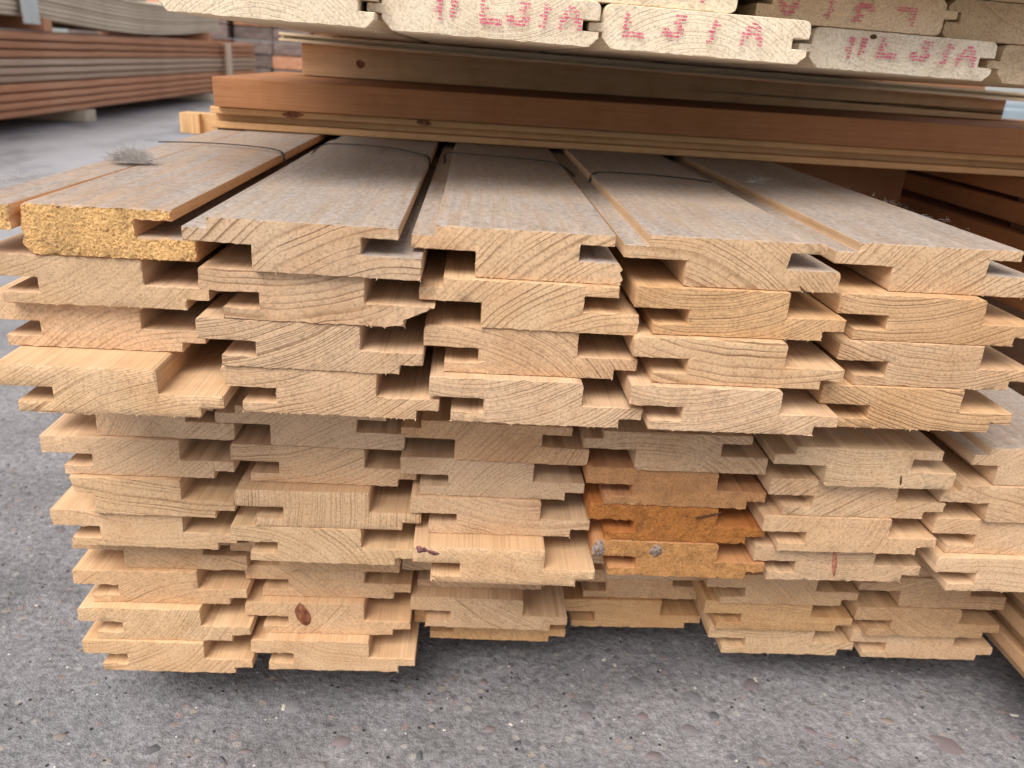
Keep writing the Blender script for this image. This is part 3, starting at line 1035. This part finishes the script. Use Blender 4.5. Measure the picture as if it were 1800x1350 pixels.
TZ = zb + .0927            # underside at X = 0 of the stamped layer
TILT = RAD(.75)
tdefs = [  # layer, x of the left shoulder, front y, flipped, stamped glyphs
    (0, -.1835, .498, False, []),
    (0, -.0551, .512, False, [('II', .030), ('L', .056), ('J', .0715), ('I', .088), ('A', .102)]),
    (0, .0742, .521, False, [('L', .0115), ('J', .035), ('I', .060), ('A', .083)]),
    (0, .2187, .565, False, [('II', .022), ('L', .044), ('J', .066), ('I', .085), ('A', .098)]),
    (0, .3570, .580, False, []),
    (1, -.104, .515, True, [('A', .012), ('J', .05), ('L', .08)]),
    (1, .0280, .524, True, [('A', .020), ('I', .046), ('J', .066), ('L', .092)]),
    (1, .1780, .565, True, [('A', .014), ('I', .040), ('J', .064), ('L', .092)]),
    (1, .3120, .580, True, []),
]
names = {0: 'lower', 1: 'upper'}
tlabels = ['unstamped pale board end at the edge of the overhead bundle, lower layer',
           'pale board stamped with faint red letters, next to the unstamped edge board',
           'pale board stamped with bold red letters L J I A on its end',
           'pale greyish board with small red stamped letters and a dark smudge',
           'plain brownish board end past the smudged stamped board, lower layer',
           'stamped board of the upper layer lying over the faintly stamped one',
           'stamped board of the upper layer lying over the boldly stamped one',
           'brownish board with upside-down red stamped letters in the upper layer',
           'plain brownish board in the upper layer beside the upside-down stamp']
ttone = [(1.0, .97, .93), (1.0, .98, .96), (1.02, 1, .98), (.97, .98, 1.0), (.84, .76, .66), (1, .97, .92), (1.0, .97, .92), (.88, .78, .66), (.80, .70, .58)]
for i, (lay, x, y, fl, gl) in enumerate(tdefs):
    me = extruded('stamped_board', vjoint_profile(fl), 1.3, seed=400 + i, step=.004, grid=.005, jag=.0002, end_amp=.0003, slope=.02)
    o = link('stamped_board', me, PALE)
    if i == 0:          # the edge board is a little narrower
        o.scale.x = .94
        x += .0072
    o.rotation_euler = (0, TILT, 0)
    o.location = (x, y, TZ + lay * (TT + .0004) - x * math.tan(TILT))
    wood_props(o, 400 + i, ttone[i], spacing=random.Random(i).uniform(.0016, .0026), pith=(TW / 2 + random.Random(i + 9).uniform(-.04, .04), random.Random(i + 4).choice([-.05, .075])))
    tag(o, tlabels[i], 'board', 'boards of the overhead bundle')
    for j, (gname, gx) in enumerate(gl):
        stamp(o, gname, gx, .0078 + random.Random(i * 7 + j).uniform(-.001, .0012) if not fl else .004, .0132, .0132 if not fl else .0115, i * 10 + j, flip=fl, shear=.03 + .03 * i % .1)
    if i == 3:
        end_patch('dark_smudge', o, .5 + (.040 - 0) / W, .0215 / T, .0022, .0014, HOLE, seed=33)

for lay in range(2, 9):      # unseen layers added on the overhead bundle to block sky light
    for c in range(6):
        me = extruded('stamped_board', vjoint_profile(lay % 2 == 1), 1.3, seed=900 + lay * 10 + c, step=.012, grid=.02)
        o = link('stamped_board', me, PALE)
        x = -.22 + c * .1335 + (.03 if lay % 2 else 0)
        o.rotation_euler = (0, TILT, 0)
        o.location = (x, .53 + random.uniform(-.01, .02), TZ + lay * (TT + .0004) - x * math.tan(TILT))
        wood_props(o, 900 + lay * 10 + c, (.95, .9, .82), spacing=.002)
        tag(o, 'added unseen pale board, %s layer up, %s from the fluff side, overhead bundle' % ((ORD + ['eighth', 'ninth'])[lay + 1], ORD[c + 1]), 'board', 'boards of the overhead bundle')

# ------------------------------------------------------------------ neighbouring brown pile and block at the right
for k in range(5):
    z0 = .215 + k * .0285
    me = extruded('brown_board', rounded_box_profile(.12, .0205 + .002 * (k % 2), .002), 1.6, seed=500 + k, step=.008, grid=.008)
    o = link('brown_board', me, BROWN)
    o.location = (.665 + [0, .004, -.006, .003, -.002][k], .62 + .02 * k, z0)
    wood_props(o, 500 + k, (2.1, 1.9, 1.6))
    tag(o, 'brown stained board, %s from the bottom of the pile beside the beams' % ORD[k + 1], 'board', 'brown boards beside the pile')
    for yy in (.86, 1.5):
        if k < 4:
            s_ = plain_board('sticker', .61, .72, yy, .03, z0 + .0225, .006, BROWN, 520 + k, (.8, .8, .8), r=.0005)
            tag(s_, 'thin sticker above the %s brown board, %s end of the pile' % (ORD[k + 1], 'sleeper' if yy < 1 else 'inner'), 'sticker', 'stickers in the brown pile')
o = plain_board('brown_block', .335, .545, 1.02, .06, .225, .118, BROWN, 540, (1.0, .9, .8), r=.001)
tag(o, 'dark reddish brown block standing behind the dusty top row', 'block')
o = plain_board('sleeper', .335, 1.0, 1.00, .12, GZ, .2695, BROWN, 541, (.8, .75, .7), r=.002)
tag(o, 'heavy dark sleeper under the reddish brown block', 'sleeper')
o = plain_board('sleeper', .60, .80, .66, .12, GZ, .2595, BROWN, 542, (.8, .75, .7), r=.002)
tag(o, 'heavy dark sleeper under the end of the brown pile', 'sleeper')

# ------------------------------------------------------------------ stacks across the yard
PINK = flat_noise_material('reddish_larch', [(.3, (.42, .18, .095)), (.5, (.57, .27, .155)), (.72, (.66, .36, .225))], 9, .65, .25, .003, (3, .25, 3), .16)
TAN = flat_noise_material('weathered_larch', [(.3, (.42, .28, .20)), (.5, (.53, .37, .27)), (.72, (.62, .46, .35))], 9, .65, .25, .003, (3, .25, 3), .1)
GREYW = flat_noise_material('pale_grey_boards', [(.3, (.56, .45, .33)), (.5, (.70, .58, .445)), (.72, (.78, .66, .52))], 8, .7, .25, .003, (3, .25, 3), .08)
rb = random.Random(21)
zc = .018
tans = {4, 5, 6}
th_list = [.040, .038, .040, .044, .038, .038, .038, .040, .040, .046]
for k, th in enumerate(th_list):
    pr = rounded_box_profile(.16, th - .006, .012)
    me = extruded('larch_board', pr, 6.3, seed=600 + k, step=.03, grid=.03, wave=.0012, bevel=.001)
    o = link('larch_board', me, TAN if k in tans else PINK)
    o.location = (-2.30 + rb.uniform(-.014, .014), 2.6, zc)
    for j in range(2):  # unseen inner boards, added to keep the space under the stack dark
        c_ = o.copy(); COL.objects.link(c_); c_.scale.x = 2; c_.location.x = o.location.x - .252 - .336 * j
        tag(c_, 'unseen board added behind the front boards of the reddish stack', 'board', 'added inner boards of the reddish stack')
    zc += th
    tag(o, '%s board, %s from the bottom of the reddish stack across the yard' % ('tan' if k in tans else 'reddish', (ORD + ['eighth', 'ninth', 'tenth'])[k + 1]), 'board', 'boards of the reddish stack')
for k, y in enumerate((2.9, 4.98, 7.3)):
    pr = rounded_box_profile(.14 if k == 1 else .1, .018 - GZ - .002, .004)
    me = extruded('stack_bearer', pr, .88, seed=640 + k, step=.02, grid=.02)
    o = link('stack_bearer', me, GREYW)
    o.rotation_euler = (0, 0, -math.pi / 2)
    o.location = (-3.07, y, GZ)
    tag(o, 'squared grey block on the concrete under the %s of the reddish stack' % ('open end', 'middle', 'batten end')[k], 'bearer', 'blocks under the reddish stack')
ztk = zc
for k, y in enumerate((3.0, 4.62, 7.35)):
    me = extruded('stack_bearer', rounded_box_profile(.085, .062, .003), .88, seed=650 + k, step=.02, grid=.02)
    o = link('stack_bearer', me, PINK)
    o.rotation_euler = (0, 0, -math.pi / 2)
    o.location = (-3.07, y, ztk + .0005)
    tag(o, 'reddish block between the two stacks, %s' % ('beyond the white strip', 'beside the white strip', 'at the batten end')[k], 'bearer', 'blocks between the two stacks')
# pale boards on top, sagging between the blocks
for k in range(9):
    th = .022
    me = extruded('pale_grey_board', rounded_box_profile(.17, th - .002, .007), 5.2, seed=660 + k, step=.02, grid=.03, bevel=.001)
    # sag
    bm = bmesh.new(); bm.from_mesh(me)
    bmesh.ops.subdivide_edges(bm, edges=[e for e in bm.edges if abs(e.verts[0].co.y - e.verts[1].co.y) > .3], cuts=8)
    for v in bm.verts:
        y = 2.5 + v.co.y
        if 4.62 < y < 7.35:
            t = (y - 4.62) / (7.35 - 4.62)
            v.co.z -= .045 * math.sin(math.pi * t) ** 1
        if y > 7.35:
            v.co.z += .05 * (y - 7.35)
    bm.to_mesh(me); bm.free()
    o = link('pale_grey_board', me, GREYW)
    o.location = (-2.30 + rb.uniform(-.008, .008), 2.5, ztk + .0635 + k * th)
    for j in range(2):  # wide unseen copies, added so the sagging stack's gaps stay dark
        c_ = o.copy(); COL.objects.link(c_); c_.scale.x = 2; c_.location.x = o.location.x - .262 - .348 * j
        tag(c_, 'unseen board added behind the front boards of the sagging pale stack', 'board', 'added inner boards of the sagging stack')
    tag(o, 'pale grey board, %s from the bottom of the sagging stack across the yard' % (ORD + ['eighth', 'ninth'])[k + 1], 'board', 'boards of the sagging pale stack')
# light upright batten at the corner of the reddish stack and the strip across the pale one
me = extruded('upright_batten', rounded_box_profile(.07, .03, .003), .42, seed=680, step=.02, grid=.02)
o = link('upright_batten', me, GREYW)
o.rotation_euler = (math.pi / 2, 0, math.pi / 2)
o.location = (-2.175, 7.75, GZ + .04)
tag(o, 'pale upright batten at the far corner of the reddish stack', 'batten')
me = extruded('plastic_strip', rounded_box_profile(.15, .012, .002), .34, seed=681, step=.02, grid=.02)
o = link('plastic_strip', me, flat_noise_material('white_plastic', [(.3, (.58, .60, .58)), (.7, (.72, .74, .73))], 6, .4, .05, .001))
o.rotation_euler = (math.pi / 2, 0, math.pi / 2)
o.location = (-2.19, 4.45, ztk + .03)
tag(o, 'white wrapping strip around the sagging pale stack', 'strip')

# farther stack behind the corner
FAR = flat_noise_material('far_grey_wood', [(.3, (.09, .062, .054)), (.5, (.17, .125, .11)), (.72, (.27, .21, .19))], 5, .7, .2, .003, (1, 1, 4), .2)
for k in range(9):
    for c in range(9):
        me = extruded('far_board', rounded_box_profile(.40, .124, .010), 2.5, seed=700 + k * 5 + c, step=.05, grid=.1)
        o = link('far_board', me, [FAR, FAR, PINK, FAR, FAR][(k * 2 + c) % 5])
        o.location = (-4.05 + c * .42 + rb.uniform(-.01, .01), 9.4 + rb.uniform(-.08, .08), GZ + .10 + k * .135)
        tag(o, 'weathered board, %s up and %s across in the farthest stack' % ((ORD + ['eighth', 'ninth'])[k + 1], (ORD + ['eighth', 'ninth'])[c + 1]), 'board', 'boards of the farthest stack')
    for x in (-3.9, -.75):
        me = extruded('far_sticker', rounded_box_profile(.08, .0095 if k else .098, .002), 2.2, seed=720 + k, step=.05, grid=.05)
        s_ = link('far_sticker', me, FAR)
        s_.location = (x, 9.5, GZ + .1005 + k * .135 - .011 if k else GZ + .001)
        tag(s_, 'spacer under the %s layer of the farthest stack, %s side' % ((ORD + ['eighth', 'ninth'])[k + 1], 'open' if x < -2 else 'inner'), 'spacer', 'spacers of the farthest stack')
# brown stack standing close behind the pile
for k in range(12):
    for c in range(6):
        me = extruded('brown_board', rounded_box_profile(.26, .062, .004), 1.4, seed=800 + k * 6 + c, step=.03, grid=.06)
        o = link('brown_board', me, BROWN)
        o.location = (-.235 + c * .27, 2.05 + rb.uniform(-.015, .015), GZ + .06 + k * .064)
        wood_props(o, 800 + k * 6 + c, (1.1, 1.0, .95))
        tag(o, 'brown board, %s row up, %s across, in the stack close behind the pile' % ((ORD + ['eighth', 'ninth', 'tenth', 'eleventh', 'twelfth'])[k + 1], ORD[c + 1]), 'board', 'boards of the brown stack behind')
for y in (2.15, 3.2):
    o = plain_board('bearer', -.36, 1.25, y, .08, GZ, .0595, BROWN, 790, (.8, .75, .7), r=.002)
    tag(o, 'dark bearer under the %s end of the brown stack close behind the pile' % ('near' if y < 3 else 'rear'), 'bearer', 'bearers of the brown stack')

# pale blue wrapped pack seen through the gap on the right
bm = bmesh.new()
bmesh.ops.create_cube(bm, size=1)
for v in bm.verts:
    v.co = Vector((v.co.x * 1.2, v.co.y * 1.0, (v.co.z + .5) * .38))
bmesh.ops.bevel(bm, geom=bm.edges, offset=.02, segments=3, affect='EDGES')
me = bpy.data.meshes.new('wrapped_pack'); bm.to_mesh(me); bm.free()
o = link('wrapped_pack', me, flat_noise_material('blue_film', [(.3, (.16, .21, .25)), (.7, (.30, .36, .40))], 3, .35, .2, .01))
o.location = (2.45, 3.6, GZ + .06)
tag(o, 'pale blue film-wrapped pack far behind the beams', 'pack')

# ------------------------------------------------------------------ thin black strap over the top row
STRAP = flat_noise_material('strap', [(.3, (.018, .017, .018)), (.7, (.045, .042, .042))], 200, .5, .1, .0003)
zt2 = ztop + .0012
pts = [(-.2585, .706, .0006), (-.235, .7135, .0010), (-.20, .714, .0012), (-.165, .700, .0012), (-.1505, .676, .0008), (-.148, .674, -.006), (-.140, .70, -.010),
       (-.136, .768, -.001), (-.110, .7715, .0010), (-.075, .762, .0012), (-.048, .732, .0012), (-.0365, .709, .0008), (-.034, .709, -.008), (-.024, .738, -.007), (-.0215, .750, .0008),
       (.005, .746, .0012), (.04, .739, .0012), (.072, .722, .0010), (.083, .707, -.003), (.089, .672, -.007), (.094, .655, -.005), (.0985, .663, .0010), (.112, .6755, .0013), (.15, .6755, .0012), (.18, .662, .0012), (.1915, .651, .0010)]


def catmull(ps, k=6):
    ps = [Vector(p) for p in ps]
    out = []
    for i in range(len(ps) - 1):
        a = ps[max(0, i - 1)]; b = ps[i]; c = ps[i + 1]; d = ps[min(len(ps) - 1, i + 2)]
        for j in range(k):
            t = j / k
            out.append(.5 * ((2 * b) + (c - a) * t + (2 * a - 5 * b + 4 * c - d) * t * t + (3 * b - a - 3 * c + d) * t ** 3))
    out.append(ps[-1])
    return out


cu = [Vector((p[0], p[1], zt2 + p[2])) for p in pts]
cu = catmull(cu, 4)
bm = bmesh.new()
rows = []
for i, c in enumerate(cu):
    t = (cu[min(i + 1, len(cu) - 1)] - cu[max(i - 1, 0)]).normalized()
    s = t.cross(Vector((0, 0, 1)))
    if s.length < .1:
        s = Vector((0, 1, 0))
    s.normalize()
    n_ = s.cross(t).normalized()
    rows.append([bm.verts.new(c + s * a + n_ * b) for a, b in ((-.0009, -.0003), (.0009, -.0003), (.0009, .0004), (-.0009, .0004))])
for a, b in zip(rows[:-1], rows[1:]):
    for i in range(4):
        j = (i + 1) % 4
        bm.faces.new((a[i], a[j], b[j], b[i]))
bmesh.ops.recalc_face_normals(bm, faces=bm.faces)
me = bpy.data.meshes.new('packing_strap'); bm.to_mesh(me); bm.free()
tag(link('packing_strap', me, STRAP), 'thin black packing strap lying loose across the dusty top row', 'strap')

# ------------------------------------------------------------------ fluff
FLUFF = flat_noise_material('fluff', [(.3, (.34, .31, .29)), (.7, (.58, .55, .53))], 90, .9, 0, .001)


def tuft(name, c, rx, ry, rz, count, seed, length=.02, wd=.00011, tight=1.0):
    r = random.Random(seed)
    bm = bmesh.new()
    for _ in range(count):
        a = r.uniform(0, 6.28); q = r.random() ** .6
        p = Vector((math.cos(a) * rx * q, math.sin(a) * ry * q, r.random() * rz * (1 - .6 * q)))
        d = Vector((r.gauss(0, 1), r.gauss(0, 1), abs(r.gauss(0, .45)))).normalized()
        curl = Vector((r.gauss(0, 1), r.gauss(0, 1), r.gauss(-.25, .6))) * .55 * tight
        L = length * r.uniform(.35, 1.2)
        n = 7
        prev = None
        w_ = wd * r.uniform(.6, 1.5)
        for k in range(n):
            d = (d + curl * .35 + Vector((r.gauss(0, .25), r.gauss(0, .25), r.gauss(0, .2)))).normalized()
            p = p + d * (L / n)
            if p.z < .0002:
                p.z = .0002; d.z = abs(d.z)
            s = d.cross(Vector((.3, .2, 1))).normalized() * w_
            u = s.cross(d).normalized() * w_
            cur = [bm.verts.new(p + s), bm.verts.new(p - s * .5 + u * .86), bm.verts.new(p - s * .5 - u * .86)]
            if prev:
                for i in range(3):
                    j = (i + 1) % 3
                    bm.faces.new((prev[i], prev[j], cur[j], cur[i]))
            prev = cur
    me = bpy.data.meshes.new(name); bm.to_mesh(me); bm.free()
    o = link(name, me, FLUFF)
    o.location = c
    return o


tz = ztop + .0016
f1 = tuft('fluff_tuft', (-.234, .585, tz), .014, .008, .010, 1700, 1, .009, .000055, 5.0)
tag(f1, 'large grey tuft of fibrous fluff on the spongy-ended board', 'fluff')
f2 = tuft('fluff_tuft', (.2335, .668, tz), .003, .003, .006, 70, 2, .009, .00006, 2.0)
tag(f2, 'small white wisp of fluff on the dusty board at the open edge', 'fluff')
f3 = tuft('fluff_tuft', (-.2585, .478, tz), .003, .030, .003, 130, 3, .007, .00006, 2.0)
tag(f3, 'wispy white fibres along the split-off strip', 'fluff')
f4 = tuft('fluff_tuft', (.3135, .585, tz), .0012, .10, .001, 50, 4, .005, .00004, 2.5)
tag(f4, 'fine fibres along the open edge of the dusty top row', 'fluff')
f5 = tuft('fluff_tuft', (-.0335, .52, ztop - .010), .002, .09, .002, 50, 5, .005, .00004, 2.5)
tag(f5, 'fine fibres caught in the gap between two dusty boards', 'fluff')
print('objects', len(bpy.data.objects))
